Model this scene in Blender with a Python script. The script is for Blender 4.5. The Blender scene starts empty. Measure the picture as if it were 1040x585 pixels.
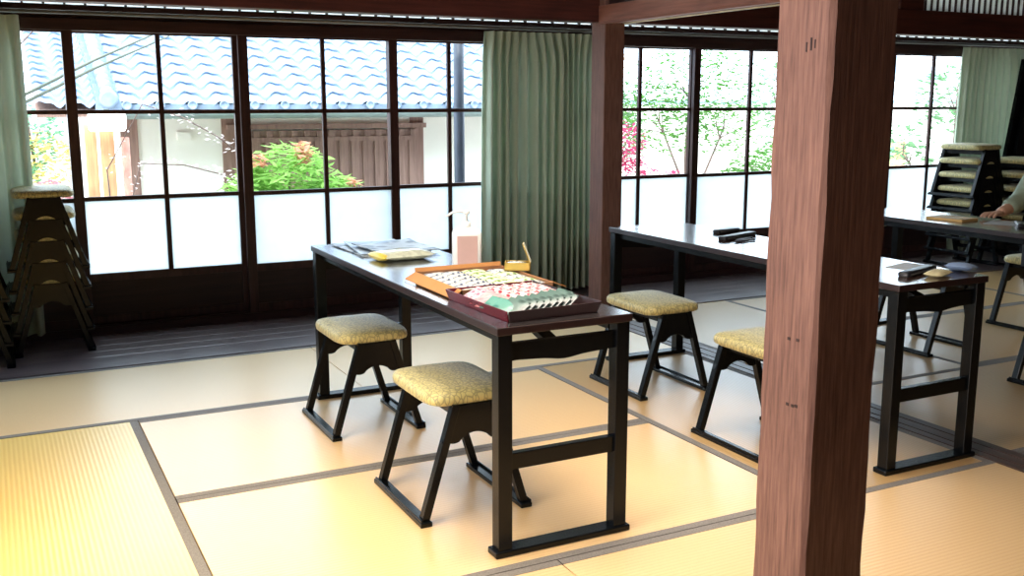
import bpy, math, random
from mathutils import Vector, Matrix
S = bpy.context.scene
COL = S.collection
rnd = random.Random(7)
PI = math.pi

# ------------------------------------------------------------------ materials
def new_mat(name):
    m = bpy.data.materials.new(name); m.use_nodes = True
    nt = m.node_tree; b = nt.nodes.get('Principled BSDF')
    return m, nt, b
def node(nt, t, **kw):
    n = nt.nodes.new(t)
    for k, v in kw.items(): setattr(n, k, v)
    return n
def ramp(nt, fac, stops):
    r = node(nt, 'ShaderNodeValToRGB')
    el = r.color_ramp.elements
    while len(el) < len(stops): el.new(0.5)
    for e, (p, c) in zip(el, stops): e.position = p; e.color = (*c, 1)
    nt.links.new(fac, r.inputs[0]); return r.outputs[0]
def srgb(r, g, b):
    f = lambda c: (c/255/12.92) if c/255 <= .04045 else ((c/255+.055)/1.055)**2.4
    return (f(r), f(g), f(b))
def coords(nt, scale=(1,1,1), rot=(0,0,0), src='Object'):
    tc = node(nt, 'ShaderNodeTexCoord'); mp = node(nt, 'ShaderNodeMapping')
    mp.inputs['Scale'].default_value = scale; mp.inputs['Rotation'].default_value = rot
    nt.links.new(tc.outputs[src], mp.inputs[0]); return mp.outputs[0]
def noise(nt, vec, scale, detail=4, rough=.55):
    n = node(nt, 'ShaderNodeTexNoise'); n.inputs['Scale'].default_value = scale
    n.inputs['Detail'].default_value = detail; n.inputs['Roughness'].default_value = rough
    nt.links.new(vec, n.inputs['Vector']); return n.outputs['Fac']
def bump(nt, b, h, strength=.3, dist=.002):
    n = node(nt, 'ShaderNodeBump'); n.inputs['Strength'].default_value = strength
    n.inputs['Distance'].default_value = dist
    nt.links.new(h, n.inputs['Height']); nt.links.new(n.outputs[0], b.inputs['Normal'])
def plain(name, c, rough=.5, metal=0, var=.12, scale=12, spec=.5, emit=0, bmp=0):
    m, nt, b = new_mat(name)
    v = coords(nt); f = noise(nt, v, scale)
    lo = tuple(x*(1-var) for x in c); hi = tuple(min(1, x*(1+var)) for x in c)
    nt.links.new(ramp(nt, f, [(.3, lo), (.7, hi)]), b.inputs['Base Color'])
    b.inputs['Roughness'].default_value = rough; b.inputs['Metallic'].default_value = metal
    b.inputs['Specular IOR Level'].default_value = spec
    if emit:
        b.inputs['Emission Color'].default_value = (*c, 1); b.inputs['Emission Strength'].default_value = emit
    if bmp: bump(nt, b, noise(nt, v, scale*6), bmp, .002)
    return m
def wood(name, lo, hi, axis='X', rough=.45, spec=.4, grain=1.0, bmp=.25):
    m, nt, b = new_mat(name)
    st = {'X': (1.2, 22, 22), 'Y': (22, 1.2, 22), 'Z': (22, 22, 1.2)}[axis]
    v = coords(nt, tuple(s*grain for s in st))
    f = noise(nt, v, 2.0, 6, .65)
    big = noise(nt, coords(nt, (1.3, 1.3, 1.3)), 1.5, 2)
    mx = node(nt, 'ShaderNodeMath', operation='MULTIPLY_ADD')
    nt.links.new(big, mx.inputs[0]); mx.inputs[1].default_value = .5; nt.links.new(f, mx.inputs[2])
    nt.links.new(ramp(nt, mx.outputs[0], [(.45, lo), (.95, hi)]), b.inputs['Base Color'])
    b.inputs['Roughness'].default_value = rough; b.inputs['Specular IOR Level'].default_value = spec
    bump(nt, b, f, bmp, .002)
    return m
def translucent(name, c, mixf=.5, rough=.8, stripes=None):
    m, nt, b = new_mat(name)
    v = coords(nt); f = noise(nt, v, 8)
    col = ramp(nt, f, [(.3, tuple(x*.92 for x in c)), (.7, c)])
    nt.links.new(col, b.inputs['Base Color']); b.inputs['Roughness'].default_value = rough
    b.inputs['Specular IOR Level'].default_value = .15
    t = node(nt, 'ShaderNodeBsdfTranslucent'); nt.links.new(col, t.inputs[0])
    mx = node(nt, 'ShaderNodeMixShader'); mx.inputs[0].default_value = mixf
    nt.links.new(b.outputs[0], mx.inputs[1]); nt.links.new(t.outputs[0], mx.inputs[2])
    nt.links.new(mx.outputs[0], nt.nodes['Material Output'].inputs[0])
    return m
def glass(name):
    m, nt, b = new_mat(name)
    tr = node(nt, 'ShaderNodeBsdfTransparent'); tr.inputs[0].default_value = (.97, .985, .98, 1)
    gl = node(nt, 'ShaderNodeBsdfGlossy'); gl.inputs['Roughness'].default_value = .02
    fr = node(nt, 'ShaderNodeFresnel'); fr.inputs[0].default_value = 1.25
    mx = node(nt, 'ShaderNodeMixShader')
    nt.links.new(fr.outputs[0], mx.inputs[0]); nt.links.new(tr.outputs[0], mx.inputs[1]); nt.links.new(gl.outputs[0], mx.inputs[2])
    nt.links.new(mx.outputs[0], nt.nodes['Material Output'].inputs[0])
    return m
def tatami(name, lo, hi, axis):
    m, nt, b = new_mat(name)
    v = coords(nt)
    w = node(nt, 'ShaderNodeTexWave', wave_type='BANDS', bands_direction='X' if axis == 'Y' else 'Y', wave_profile='SIN')
    w.inputs['Scale'].default_value = 2*PI/20/.0165*1.0
    w.inputs['Distortion'].default_value = .15; nt.links.new(v, w.inputs['Vector'])
    fine = noise(nt, coords(nt, (60, 400, 60) if axis == 'Y' else (400, 60, 60)), 1.0, 3)
    big = noise(nt, v, 1.6, 3)
    a = node(nt, 'ShaderNodeMath', operation='MULTIPLY_ADD'); nt.links.new(w.outputs['Fac'], a.inputs[0]); a.inputs[1].default_value = .4
    nt.links.new(fine, a.inputs[2])
    a2 = node(nt, 'ShaderNodeMath', operation='MULTIPLY_ADD'); nt.links.new(big, a2.inputs[0]); a2.inputs[1].default_value = .5
    nt.links.new(a.outputs[0], a2.inputs[2])
    nt.links.new(ramp(nt, a2.outputs[0], [(.45, lo), (1.1, hi)]), b.inputs['Base Color'])
    b.inputs['Roughness'].default_value = .33; b.inputs['IOR'].default_value = 2.1
    bump(nt, b, w.outputs['Fac'], .25, .002)
    return m

M = {}
M['frame'] = wood('window_frame_wood', srgb(38, 22, 22), srgb(78, 48, 44), 'Z', .45)
M['frame_x'] = wood('header_wood', srgb(36, 22, 22), srgb(70, 44, 40), 'X', .45)
M['panel'] = wood('dark_panel_wood', srgb(30, 18, 18), srgb(58, 36, 33), 'X', .5)
M['beam_x'] = wood('beam_wood', srgb(52, 26, 22), srgb(96, 50, 42), 'X', .5)
M['beam_y'] = wood('beam_wood_cross', srgb(92, 54, 43), srgb(146, 96, 78), 'Y', .5)
M['post'] = wood('post_wood', srgb(74, 46, 40), srgb(138, 100, 86), 'Z', .6, grain=3.2, bmp=.45)
M['engawa'] = wood('veranda_boards', srgb(70, 60, 62), srgb(128, 112, 110), 'X', .28, .9, grain=.8)
M['engawa'].node_tree.nodes['Principled BSDF'].inputs['IOR'].default_value = 1.9
M['sill'] = wood('threshold_wood', srgb(52, 38, 34), srgb(92, 72, 62), 'Y', .4)
M['tatA'] = tatami('tatami_yellow', srgb(222, 178, 84), srgb(240, 206, 116), 'Y')
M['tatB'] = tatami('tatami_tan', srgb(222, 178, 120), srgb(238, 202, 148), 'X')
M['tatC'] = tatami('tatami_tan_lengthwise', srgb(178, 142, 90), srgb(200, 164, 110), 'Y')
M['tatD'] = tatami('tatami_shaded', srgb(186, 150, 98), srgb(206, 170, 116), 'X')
M['heri'] = plain('tatami_border_cloth', srgb(126, 120, 114), .8, var=.25, scale=220, bmp=.3)
M['lacquer'] = plain('black_lacquer', srgb(10, 13, 16), .27, var=.2, scale=5, spec=.25)
M['tabletop'] = plain('tabletop_lacquer', srgb(30, 24, 24), .20, var=.25, scale=3, spec=.8)
M['tabletop_b'] = plain('brown_tabletop_lacquer', srgb(64, 40, 32), .16, var=.25, scale=3, spec=.8)
M['tableedge'] = plain('dark_table_edge', srgb(38, 22, 24), .35, var=.2)
for k_ in ('tabletop', 'tabletop_b'): M[k_].node_tree.nodes['Principled BSDF'].inputs['IOR'].default_value = 4.0
M['plaster'] = plain('plaster', srgb(240, 236, 224), .9, var=.04, scale=3)
M['inner_wall'] = plain('room_plaster', srgb(74, 66, 62), .9, var=.06, scale=3)
M['ceiling'] = wood('ceiling_boards', srgb(50, 36, 30), srgb(84, 62, 50), 'X', .7)
M['glass'] = glass('clear_glass')
M['frost'] = translucent('frosted_glass', (.74, .785, .80), .9, .5)
M['paper'] = translucent('shoji_paper', (.92, .92, .88), .75, .9)
M['rail'] = plain('curtain_rail_metal', srgb(120, 118, 112), .35, .6)
M['clay'] = plain('roof_tile', srgb(150, 168, 190), .38, var=.2, scale=9, spec=.6)
M['gutter'] = plain('gutter_metal', srgb(120, 132, 128), .5, .1)
M['pipe'] = plain('downpipe', srgb(74, 80, 92), .5, .1)
M['extwood'] = wood('weathered_wood', srgb(112, 84, 74), srgb(160, 128, 114), 'Z', .7)
M['orangewood'] = wood('orange_boards', srgb(190, 130, 90), srgb(236, 182, 132), 'Z', .7)
M['bark'] = plain('bark', srgb(120, 100, 92), .9, var=.3, scale=30)
M['bamboo'] = plain('pale_pole', srgb(112, 118, 104), .5, var=.15, scale=9)
M['gravel'] = plain('garden_gravel', srgb(205, 200, 190), .95, var=.2, scale=60)
M['hedge'] = plain('garden_moss', srgb(120, 150, 90), .95, var=.3, scale=20)
def leafm(name, c): return translucent(name, c, .45, .6)
M['leaf_green'] = leafm('leaf_green', srgb(160, 204, 110))
M['leaf_rust'] = leafm('leaf_rust', srgb(220, 160, 130)); M['leaf_deep'] = leafm('leaf_deep', srgb(92, 138, 66)); M['leaf_deep_pale'] = leafm('leaf_deep_pale', srgb(112, 146, 104)); M['leaf_deep_pink'] = leafm('leaf_deep_pink', srgb(190, 70, 110)); M['leaf_pale'] = leafm('leaf_pale', srgb(168, 200, 150))
M['leaf_teal'] = leafm('leaf_teal', srgb(140, 196, 160))
M['leaf_yellow'] = leafm('leaf_yellow', srgb(236, 214, 140))
M['leaf_red'] = leafm('leaf_red', srgb(222, 150, 158))
M['leaf_magenta'] = leafm('leaf_magenta', srgb(225, 140, 175))
M['leaf_orange'] = leafm('leaf_orange', srgb(236, 190, 150))
M['leaf_white'] = leafm('leaf_white', srgb(240, 225, 220))

def cushion_mat():
    m, nt, b = new_mat('cracked_green_gold_fabric')
    v = coords(nt, (1, 1, .4))
    vo = node(nt, 'ShaderNodeTexVoronoi', feature='DISTANCE_TO_EDGE'); vo.inputs['Scale'].default_value = 66
    nt.links.new(v, vo.inputs['Vector'])
    nt.links.new(ramp(nt, vo.outputs['Distance'], [(.02, srgb(150, 142, 98)), (.14, srgb(202, 190, 126))]), b.inputs['Base Color'])
    b.inputs['Roughness'].default_value = .5; b.inputs['Sheen Weight'].default_value = .2
    bump(nt, b, vo.outputs['Distance'], .6, .004)
    return m
M['cushion'] = cushion_mat()

# ------------------------------------------------------------------ mesh builder
class MB:
    def __init__(s): s.v = []; s.f = []; s.sm = []
    def add(s, vs, fs, smooth=False, mat=None):
        o = len(s.v)
        for p in vs:
            p = Vector(p)
            if mat is not None: p = mat @ p
            s.v.append(p)
        for f in fs: s.f.append([i+o for i in f]); s.sm.append(smooth)
        return s
    def box(s, x0, x1, y0, y1, z0, z1, mat=None):
        vs = [(x0,y0,z0),(x1,y0,z0),(x1,y1,z0),(x0,y1,z0),(x0,y0,z1),(x1,y0,z1),(x1,y1,z1),(x0,y1,z1)]
        return s.add(vs, [(0,3,2,1),(4,5,6,7),(0,1,5,4),(1,2,6,5),(2,3,7,6),(3,0,4,7)], False, mat)
    def bar(s, a, b, w, d, side=(0,1,0)):
        a = Vector(a); b = Vector(b); t = (b-a).normalized(); sd = Vector(side)
        u = t.cross(sd).normalized(); sd = u.cross(t).normalized()
        vs = []
        for p in (a, b):
            for i, j in ((-1,-1),(1,-1),(1,1),(-1,1)): vs.append(p+u*i*w/2+sd*j*d/2)
        return s.add(vs, [(0,1,2,3),(7,6,5,4),(0,4,5,1),(1,5,6,2),(2,6,7,3),(3,7,4,0)])
    def prism(s, poly, axis, a, b, mat=None):
        n = len(poly); vs = []
        for c in (a, b):
            for (p, q) in poly:
                vs.append({'y': (p, c, q), 'x': (c, p, q), 'z': (p, q, c)}[axis])
        fs = [list(range(n)), list(range(2*n-1, n-1, -1))]
        for i in range(n): j = (i+1) % n; fs.append((i, i+n, j+n, j))
        return s.add(vs, fs, False, mat)
    def tube(s, pts, radii, n=8, cap=True):
        pts = [Vector(p) for p in pts]
        if not hasattr(radii, '__len__'): radii = [radii]*len(pts)
        vs = []; up = Vector((.13, .21, .97)).normalized()
        for i, p in enumerate(pts):
            t = (pts[min(i+1, len(pts)-1)]-pts[max(i-1, 0)]).normalized()
            u = t.cross(up)
            if u.length < .05: u = t.cross(Vector((1, 0, 0)))
            u.normalize(); w = t.cross(u)
            for k in range(n):
                a = 2*PI*k/n; vs.append(p+(u*math.cos(a)+w*math.sin(a))*radii[i])
        fs = []
        for i in range(len(pts)-1):
            for k in range(n):
                k2 = (k+1) % n; fs.append((i*n+k, i*n+k2, (i+1)*n+k2, (i+1)*n+k))
        if cap:
            fs.append(list(range(n))[::-1]); fs.append([(len(pts)-1)*n+k for k in range(n)])
        return s.add(vs, fs, True)
    def lathe(s, prof, n=20, mat=None):
        vs = []; fs = []
        for (r, z) in prof:
            for k in range(n): a = 2*PI*k/n; vs.append((r*math.cos(a), r*math.sin(a), z))
        for i in range(len(prof)-1):
            for k in range(n):
                k2 = (k+1) % n; fs.append((i*n+k, i*n+k2, (i+1)*n+k2, (i+1)*n+k))
        fs.append(list(range(n))[::-1]); fs.append([(len(prof)-1)*n+k for k in range(n)])
        return s.add(vs, fs, True, mat)
    def pillow(s, hx, hy, z0, z1, dome=.012, r=.05, n=10, p=5, mat=None):
        """rounded-rectangle pad with soft edge and slightly domed top"""
        ring = []
        N = 48
        for k in range(N):
            a = 2*PI*k/N; c, q = math.cos(a), math.sin(a)
            ring.append((math.copysign(abs(c)**(2/p), c), math.copysign(abs(q)**(2/p), q)))
        h = z1-z0; prof = [(.93, z0), (.985, z0+h*.12), (1.0, z0+h*.4), (.99, z0+h*.68), (.955, z0+h*.88), (.88, z1), (.7, z1+dome*.55), (.45, z1+dome*.85), (.2, z1+dome)]
        vs = [(x*f*hx, y*f*hy, z) for f, z in prof for x, y in ring]
        fs = []
        for i in range(len(prof)-1):
            for k in range(N): k2 = (k+1) % N; fs.append((i*N+k, i*N+k2, (i+1)*N+k2, (i+1)*N+k))
        fs.append(list(range(N))[::-1]); fs.append([(len(prof)-1)*N+k for k in range(N)])
        return s.add(vs, fs, True, mat)
    def build(s, name, mat, parent=None, loc=None, bevel=0, rot=None, recenter=False):
        me = bpy.data.meshes.new(name)
        me.from_pydata([tuple(p) for p in s.v], [], s.f)
        me.polygons.foreach_set('use_smooth', s.sm); me.update()
        if mat: me.materials.append(mat)
        o = bpy.data.objects.new(name, me); COL.objects.link(o)
        if parent: o.parent = parent
        if loc: o.location = loc
        if rot: o.rotation_euler = rot
        if bevel:
            b = o.modifiers.new('bevel', 'BEVEL'); b.width = bevel; b.segments = 2; b.limit_method = 'ANGLE'
        return o
def tag(o, label, cat, group=None, kind=None):
    o['label'] = label; o['category'] = cat
    if group: o['group'] = group
    if kind: o['kind'] = kind
    return o
def thing(name, label, cat, loc=(0,0,0), rz=0, group=None):
    o = bpy.data.objects.new(name, None); COL.objects.link(o); o.location = loc; o.rotation_euler = (0, 0, rz)
    return tag(o, label, cat, group)
def struct(o, label=None, cat=None):
    o['kind'] = 'structure'
    if label: o['label'] = label
    if cat: o['category'] = cat
    return o
def empty(name, loc=(0,0,0)):
    o = bpy.data.objects.new(name, None); COL.objects.link(o); o.location = loc; return o
def copy_tree(o, parent=None):
    c = o.copy(); COL.objects.link(c)
    if parent: c.parent = parent
    for ch in [x for x in list(bpy.data.objects) if x.parent == o]: copy_tree(ch, c)
    return c

# ------------------------------------------------------------------ room shell
WY = 6.2
fl = struct(MB().box(-2.2, 9.1, -2.6, 5.34, -.12, -.045).build('floor', M['sill']), 'tatami mat floor with dark cloth borders', 'floor')
def mat_piece(x0, x1, y0, y1, axis, m):
    cx, cy = (x0+x1)/2, (y0+y1)/2; hx, hy = (x1-x0)/2-.002, (y1-y0)/2-.002
    t = MB().box(-hx, hx, -hy, hy, -.045, 0).build('tatami_mat', m, fl, (cx, cy, 0), .002)
    h = MB(); w = .032
    if axis == 'X':
        h.box(-hx, hx, -hy, -hy+w, -.04, .0012); h.box(-hx, hx, hy-w, hy, -.04, .0012)
    else:
        h.box(-hx, -hx+w, -hy, hy, -.04, .0012); h.box(hx-w, hx, -hy, hy, -.04, .0012)
    h.build('mat_border', M['heri'], t)
R0, R1, R2, R3, R4 = 5.335, 4.375, 3.405, 2.425, 1.46
A, B, Cc = 'tatA', 'tatB', 'tatC'
for (x0, x1, y0, y1, ax, m) in [
    (-2.0, -.43, R1, R0, 'X', B), (-.43, 1.475, R1, R0, 'X', B), (1.475, 3.245, R1, R0, 'X', B),
    (-.49, .465, R3, R1, 'Y', A), (-2.0, -.49, R2, R1, 'X', B), (-2.0, -.49, R3, R2, 'X', B),
    (.465, 2.365, R2, R1, 'X', B), (.465, 2.365, R3, R2, 'X', B), (2.365, 3.245, R3, R1, 'Y', Cc),
    (-2.0, -.5, R4, R3, 'X', B), (-.5, 1.385, R4, R3, 'X', B), (1.385, 3.245, R4, R3, 'X', B),
    (-.5, .455, -.5, R4, 'Y', B), (-2.0, -.5, -.5, R4, 'Y', A), (.455, 2.365, .5, R4, 'X', B), (.455, 2.365, -.5, .5, 'X', B), (2.365, 3.245, -.5, R4, 'Y', Cc),
    (-2.0, .6, -2.5, -.5, 'X', B), (.6, 3.245, -2.5, -.5, 'X', B),
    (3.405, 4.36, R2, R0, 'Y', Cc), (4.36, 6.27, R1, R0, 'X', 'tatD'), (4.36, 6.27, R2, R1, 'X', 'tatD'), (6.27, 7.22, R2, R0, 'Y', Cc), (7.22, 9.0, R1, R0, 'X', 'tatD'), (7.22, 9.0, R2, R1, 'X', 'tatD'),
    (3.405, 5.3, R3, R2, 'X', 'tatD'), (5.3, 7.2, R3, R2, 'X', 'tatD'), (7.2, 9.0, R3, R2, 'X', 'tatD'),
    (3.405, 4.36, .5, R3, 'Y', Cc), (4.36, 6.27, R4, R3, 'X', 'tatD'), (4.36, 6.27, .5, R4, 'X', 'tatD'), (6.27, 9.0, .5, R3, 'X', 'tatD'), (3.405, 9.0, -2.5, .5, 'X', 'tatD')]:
    mat_piece(x0, x1, y0, y1, ax, M[m])
# threshold strip in the floor between the two rooms, with two grooves
t = MB(); t.box(3.247, 3.285, -2.5, 5.33, -.045, .004); t.box(3.295, 3.350, -2.5, 5.33, -.045, .004); t.box(3.360, 3.403, -2.5, 5.33, -.045, .004)
t.box(3.285, 3.360, -2.5, 5.33, -.045, -.006)
struct(t.build('trim_1', M['sill']), 'dark wooden threshold strip set between the tatami areas', 'threshold')
# veranda boards
v = MB(); y = 5.345; k = 0
while y < 6.14:
    y1 = min(y+.135, 6.145); v.box(-2.2, 9.1, y, y1-.002, -.06, -.002 if k else .006); y = y1; k += 1
struct(v.build('floor', M['engawa'], bevel=.002), 'long brown floorboards of the veranda along the windows', 'floor')
# window sill / threshold
s = MB(); s.box(-2.2, 9.1, 6.15, 6.29, -.06, .045); s.box(-2.2, 9.1, 6.165, 6.18, .045, .055); s.box(-2.2, 9.1, 6.215, 6.228, .045, .055); s.box(-2.2, 9.1, 6.262, 6.28, .045, .055)
struct(s.build('trim_2', M['frame_x']), 'dark wooden sill under the sliding windows', 'sill')
s = MB(); s.box(-2.2, 9.1, 6.15, 6.30, 1.70, 1.765); s.box(-2.2, 9.1, 6.17, 6.29, 1.765, 1.838)
struct(s.build('trim_3', M['frame_x'], bevel=.003), 'dark wooden head rail above the sliding windows', 'header')
# ranma (transom) above the windows : thin bars in front of paper
s = MB()
x = -2.2
while x < 9.1: s.box(x, x+.012, 6.2, 6.222, 1.838, 2.34); x += .105
s.box(-2.2, 9.1, 6.19, 6.24, 2.34, 2.6); s.box(-2.2, 9.1, 6.2, 6.215, 1.96, 1.975)
tr = struct(s.build('trim_4', M['frame_x']), 'slatted transom above the window header', 'transom')
MB().box(-2.2, 9.1, 6.226, 6.23, 1.838, 2.34).build('paper_panel', M['paper'], tr)

def sash(i, x0, x1, mid, yoff, label):
    e = struct(empty('window_%d' % i, ((x0+x1)/2, WY+yoff, .045)), label, 'window')
    cx = (x0+x1)/2; a = x0-cx; b = x1-cx; mm = mid-cx; z0 = -.045; w = .056
    f = MB(); f.box(a, a+w, -.016, .016, 0, 1.665); f.box(b-w, b, -.016, .016, 0, 1.665)
    f.build('stile', M['frame'], e, bevel=.002)
    f = MB(); f.box(a+w, b-w, -.015, .015, 1.645, 1.665); f.box(a+w, b-w, -.015, .015, .29+z0+.01, .345+z0)
    f.box(a+w, b-w, -.015, .015, .005, .055)
    for z in (.775, 1.262): f.box(a+w, b-w, -.011, .011, z+z0-.012, z+z0+.012)
    f.build('rail', M['frame'], e, bevel=.002)
    MB().box(mm-.013, mm+.013, -.012, .012, .345+z0, 1.648).build('muntin', M['frame'], e, bevel=.002)
    g = MB(); g.add([(a+w-.004, 0, .787+z0), (b-w+.004, 0, .787+z0), (b-w+.004, 0, 1.65), (a+w-.004, 0, 1.65)], [(0, 1, 2, 3)]); g.build('clear_glass', M['glass'], e)
    g = MB(); g.box(a+w-.004, b-w+.004, -.002, .002, .34+z0, .765+z0); g.build('frosted_glass', M['frost'], e)
    p = MB(); p.box(a+w-.004, b-w+.004, -.006, .006, .05, .30+z0); p.build('wood_panel', M['panel'], e)
L = [(-1.5, -.53, -1.0), (-.56, .455, .0), (.40, 1.375, .905), (1.345, 2.335, 1.855), (2.285, 3.15, 2.71), (3.12, 3.78, 3.45), (3.72, 4.70, 4.205), (4.645, 5.66, 5.175), (5.60, 6.68, 6.12), (6.62, 7.57, 7.13), (7.53, 8.5, 8.0)]
LB = ['sliding glass window behind the leftmost green curtain', 'narrow view window beside the left curtain and stacked stools', 'window left of the roof view with white plaster wall behind', 'window with the green garden shrub seen through it', 'window with the grey downpipe seen through it, left of the curtain',
      'window hidden behind the middle green curtain', 'window just right of the far post with pink foliage', 'window with pale garden trees left of the large post', 'window hidden behind the large foreground post', 'window left of the right-hand curtain', 'window behind the right-hand green curtain']
for i, ((a, b, c), lb) in enumerate(zip(L, LB)): sash(i+1, a, b, c, -.022 if i % 2 else .022, lb)

# walls + ceiling
struct(MB().box(-2.3, -2.2, -2.6, 6.3, -.1, 2.6).build('wall_left', M['inner_wall']), 'plain plaster side wall', 'wall')
struct(MB().box(9.1, 9.2, -2.6, 6.3, -.1, 2.6).build('wall_right', M['inner_wall']), 'plain plaster side wall at far right', 'wall')
struct(MB().box(-2.3, 9.2, -2.7, -2.6, -.1, 2.6).build('wall_back', M['inner_wall']), 'plaster wall behind the viewer', 'wall')
struct(MB().box(-2.3, 9.2, -2.7, 6.32, 2.6, 2.66).build('ceiling', M['ceiling']), 'wooden board ceiling', 'ceiling')

# beams and posts
b = MB().box(-2.2, 9.1, 5.30, 5.42, 1.782, 1.955)
struct(b.build('trim_5', M['beam_x'], bevel=.005), 'long dark red-brown beam running parallel to the windows', 'beam')
b = MB(); b.box(3.275, 3.43, -2.6, 5.295, 1.778, 1.875); b.box(3.276, 3.315, -2.599, 5.294, 1.768, 1.7785)
b.box(3.335, 3.347, -2.599, 5.294, 1.768, 1.7785)
dkb = MB().box(3.31, 3.40, -2.6, 5.295, 1.876, 2.05).build('upper_board', M['panel'])
bm_ = struct(b.build('trim_6', M['beam_y'], bevel=.003), 'lighter brown grooved beam running from the far post towards the viewer', 'beam')
dkb.parent = bm_
g = MB(); g.box(3.385, 3.395, -2.6, 5.295, 1.7745, 1.779); g.box(3.408, 3.43, -2.6, 5.295, 1.772, 1.779)
g.build('groove_strip', plain('pale_groove', srgb(226, 208, 160), .5), bm_)
struct(MB().box(3.285, 3.425, 5.235, 5.385, -.045, 2.6).build('trim_7', M['post'], bevel=.006), 'square wooden post behind the first table, beside the curtain', 'post')
def big_post():
    # hand-hewn square post: slightly wavy corner edges
    m = MB(); n = 46; HX, HY = .086, .077; rings = []
    r = random.Random(3); off = [[0]*8 for _ in range(n)]
    vs = []
    for i in range(n):
        z = -.045+2.645*i/(n-1)
        for (sx, sy) in ((-1,-1),(1,-1),(1,1),(-1,1)):
            c = .006+.005*r.random()
            pts = ((sx*HX, sy*(HY-c)), (sx*(HX-c), sy*HY))
            for (px, py) in pts: vs.append((px, py, z))
    # order around: rebuild by angle to be safe
    for i in range(n):
        ring = sorted(vs[i*8:(i+1)*8], key=lambda p: math.atan2(p[1], p[0])); vs[i*8:(i+1)*8] = ring
    fs = []
    for i in range(n-1):
        for k in range(8): k2 = (k+1) % 8; fs.append((i*8+k, i*8+k2, (i+1)*8+k2, (i+1)*8+k))
    m.add(vs, fs); return m
struct(big_post().build('trim_8', M['post'], loc=(1.486, 1.525, 0)), 'large square reddish wooden post in the foreground', 'post')
# dark knots and nicks of the big post
kn = MB()
for (y, z, w, h) in [(1.50,1.33,.0022,.012),(1.512,1.325,.0018,.009),(1.49,1.33,.0016,.008)]: kn.box(-.087, -.0858, y-1.525-w, y-1.525+w, z+.1-h, z+.1+h)
for (y, z) in [(1.52, .855), (1.495, .857), (1.515, .72), (1.49, .722), (1.50, .72)]: kn.box(-.087, -.0858, y-1.525-.004, y-1.525+.004, z-.003, z+.003)
kn.build('nail_mark', M['panel'], bpy.data.objects['trim_8'])
# strut and right-hand transom over the beam
struct(MB().box(5.76, 5.99, 5.31, 5.41, 1.955, 2.6).build('trim_9', M['beam_x'], bevel=.004), 'short dark strut standing on the long beam', 'strut')
s = MB(); x = 3.44
while x < 9.1:
    if not 5.72 < x < 5.99: s.box(x, x+.010, 5.345, 5.36, 1.955, 2.45)
    x += .062
s.box(3.43, 9.1, 5.33, 5.39, 2.45, 2.6)
s = struct(s.build('trim_10', M['frame_x']), 'transom of thin dark bars over pale paper above the beam on the right', 'transom')
q = MB(); q.box(3.43, 5.755, 5.364, 5.367, 1.956, 2.45); q.box(5.995, 9.1, 5.364, 5.367, 1.956, 2.45); q.build('paper_panel', M['paper'], s)

# curtain rail
r_ = MB().tube([(-2.1, 6.09, 1.79), (9.0, 6.09, 1.79)], .012, 8)
x = -2.0
while x < 9: r_.box(x-.01, x+.01, 6.085, 6.15, 1.79, 1.806); x += .9
struct(r_.build('trim_11', M['rail']), 'grey metal curtain rail along the window header', 'curtain rail')

# ------------------------------------------------------------------ curtains
cur_m = translucent('green_curtain_cloth', srgb(190, 202, 180), .13, .85)
def curtain(x0, x1, z0, folds, label, seed, amp=.035, y=6.06):
    e = thing('curtain', label, 'curtain', ((x0+x1)/2, y, 0))
    r = random.Random(seed); w = x1-x0; nx = folds*12; nz = 26; zt = 1.765
    ph = [r.uniform(-.35, .35) for _ in range(folds+2)]; am = [r.uniform(.6, 1.15) for _ in range(folds+2)]
    def pt(u, z, thick=0):
        t = (z-z0)/(zt-z0); k = u*folds; i = int(k)
        p = ph[i]*(1-(k-i))+ph[i+1]*(k-i); a = am[i]*(1-(k-i))+am[i+1]*(k-i)
        top = max(0, (t-.9)/.1)
        xx = -w/2+w*u+.012*math.sin(2*PI*k+p)*(1-top)
        sn = math.sin(2*PI*k+p*(1-t)*2)
        yy = amp*a*(sn+.25*math.sin(4*PI*k+p*3)+.22*math.sin(2*PI*k*2.7+p*5)*(1-t))*(1-.5*top)+amp*.7*math.sin(u*9+p)*(1-top)+.008*math.sin(3*t+i)
        return (xx, yy+thick, z)
    def sheet(za, zb, nz, thick=0):
        vs = []; fs = []
        for j in range(nz+1):
            z = za+(zb-za)*j/nz
            for i in range(nx+1): vs.append(pt(min(i/nx, .99999), z, thick))
        for j in range(nz):
            for i in range(nx): a = j*(nx+1)+i; fs.append((a, a+1, a+nx+2, a+nx+1))
        return MB().add(vs, fs, True)
    sheet(z0, zt-.075, nz).build('curtain_cloth', cur_m, e)
    sheet(zt-.075, zt, 5).build('pleated_heading', cur_m, e)
curtain(-.62, .195, .05, 10, 'green curtain at the left edge beside the stacked stools', 1)
curtain(2.90, 3.74,   .03, 14, 'wide green pleated curtain between the windows beside the far post', 2, .070)
curtain(7.34, 8.45, .03, 16, 'green curtain on the right behind the stacked stools', 5, .04)

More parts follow.
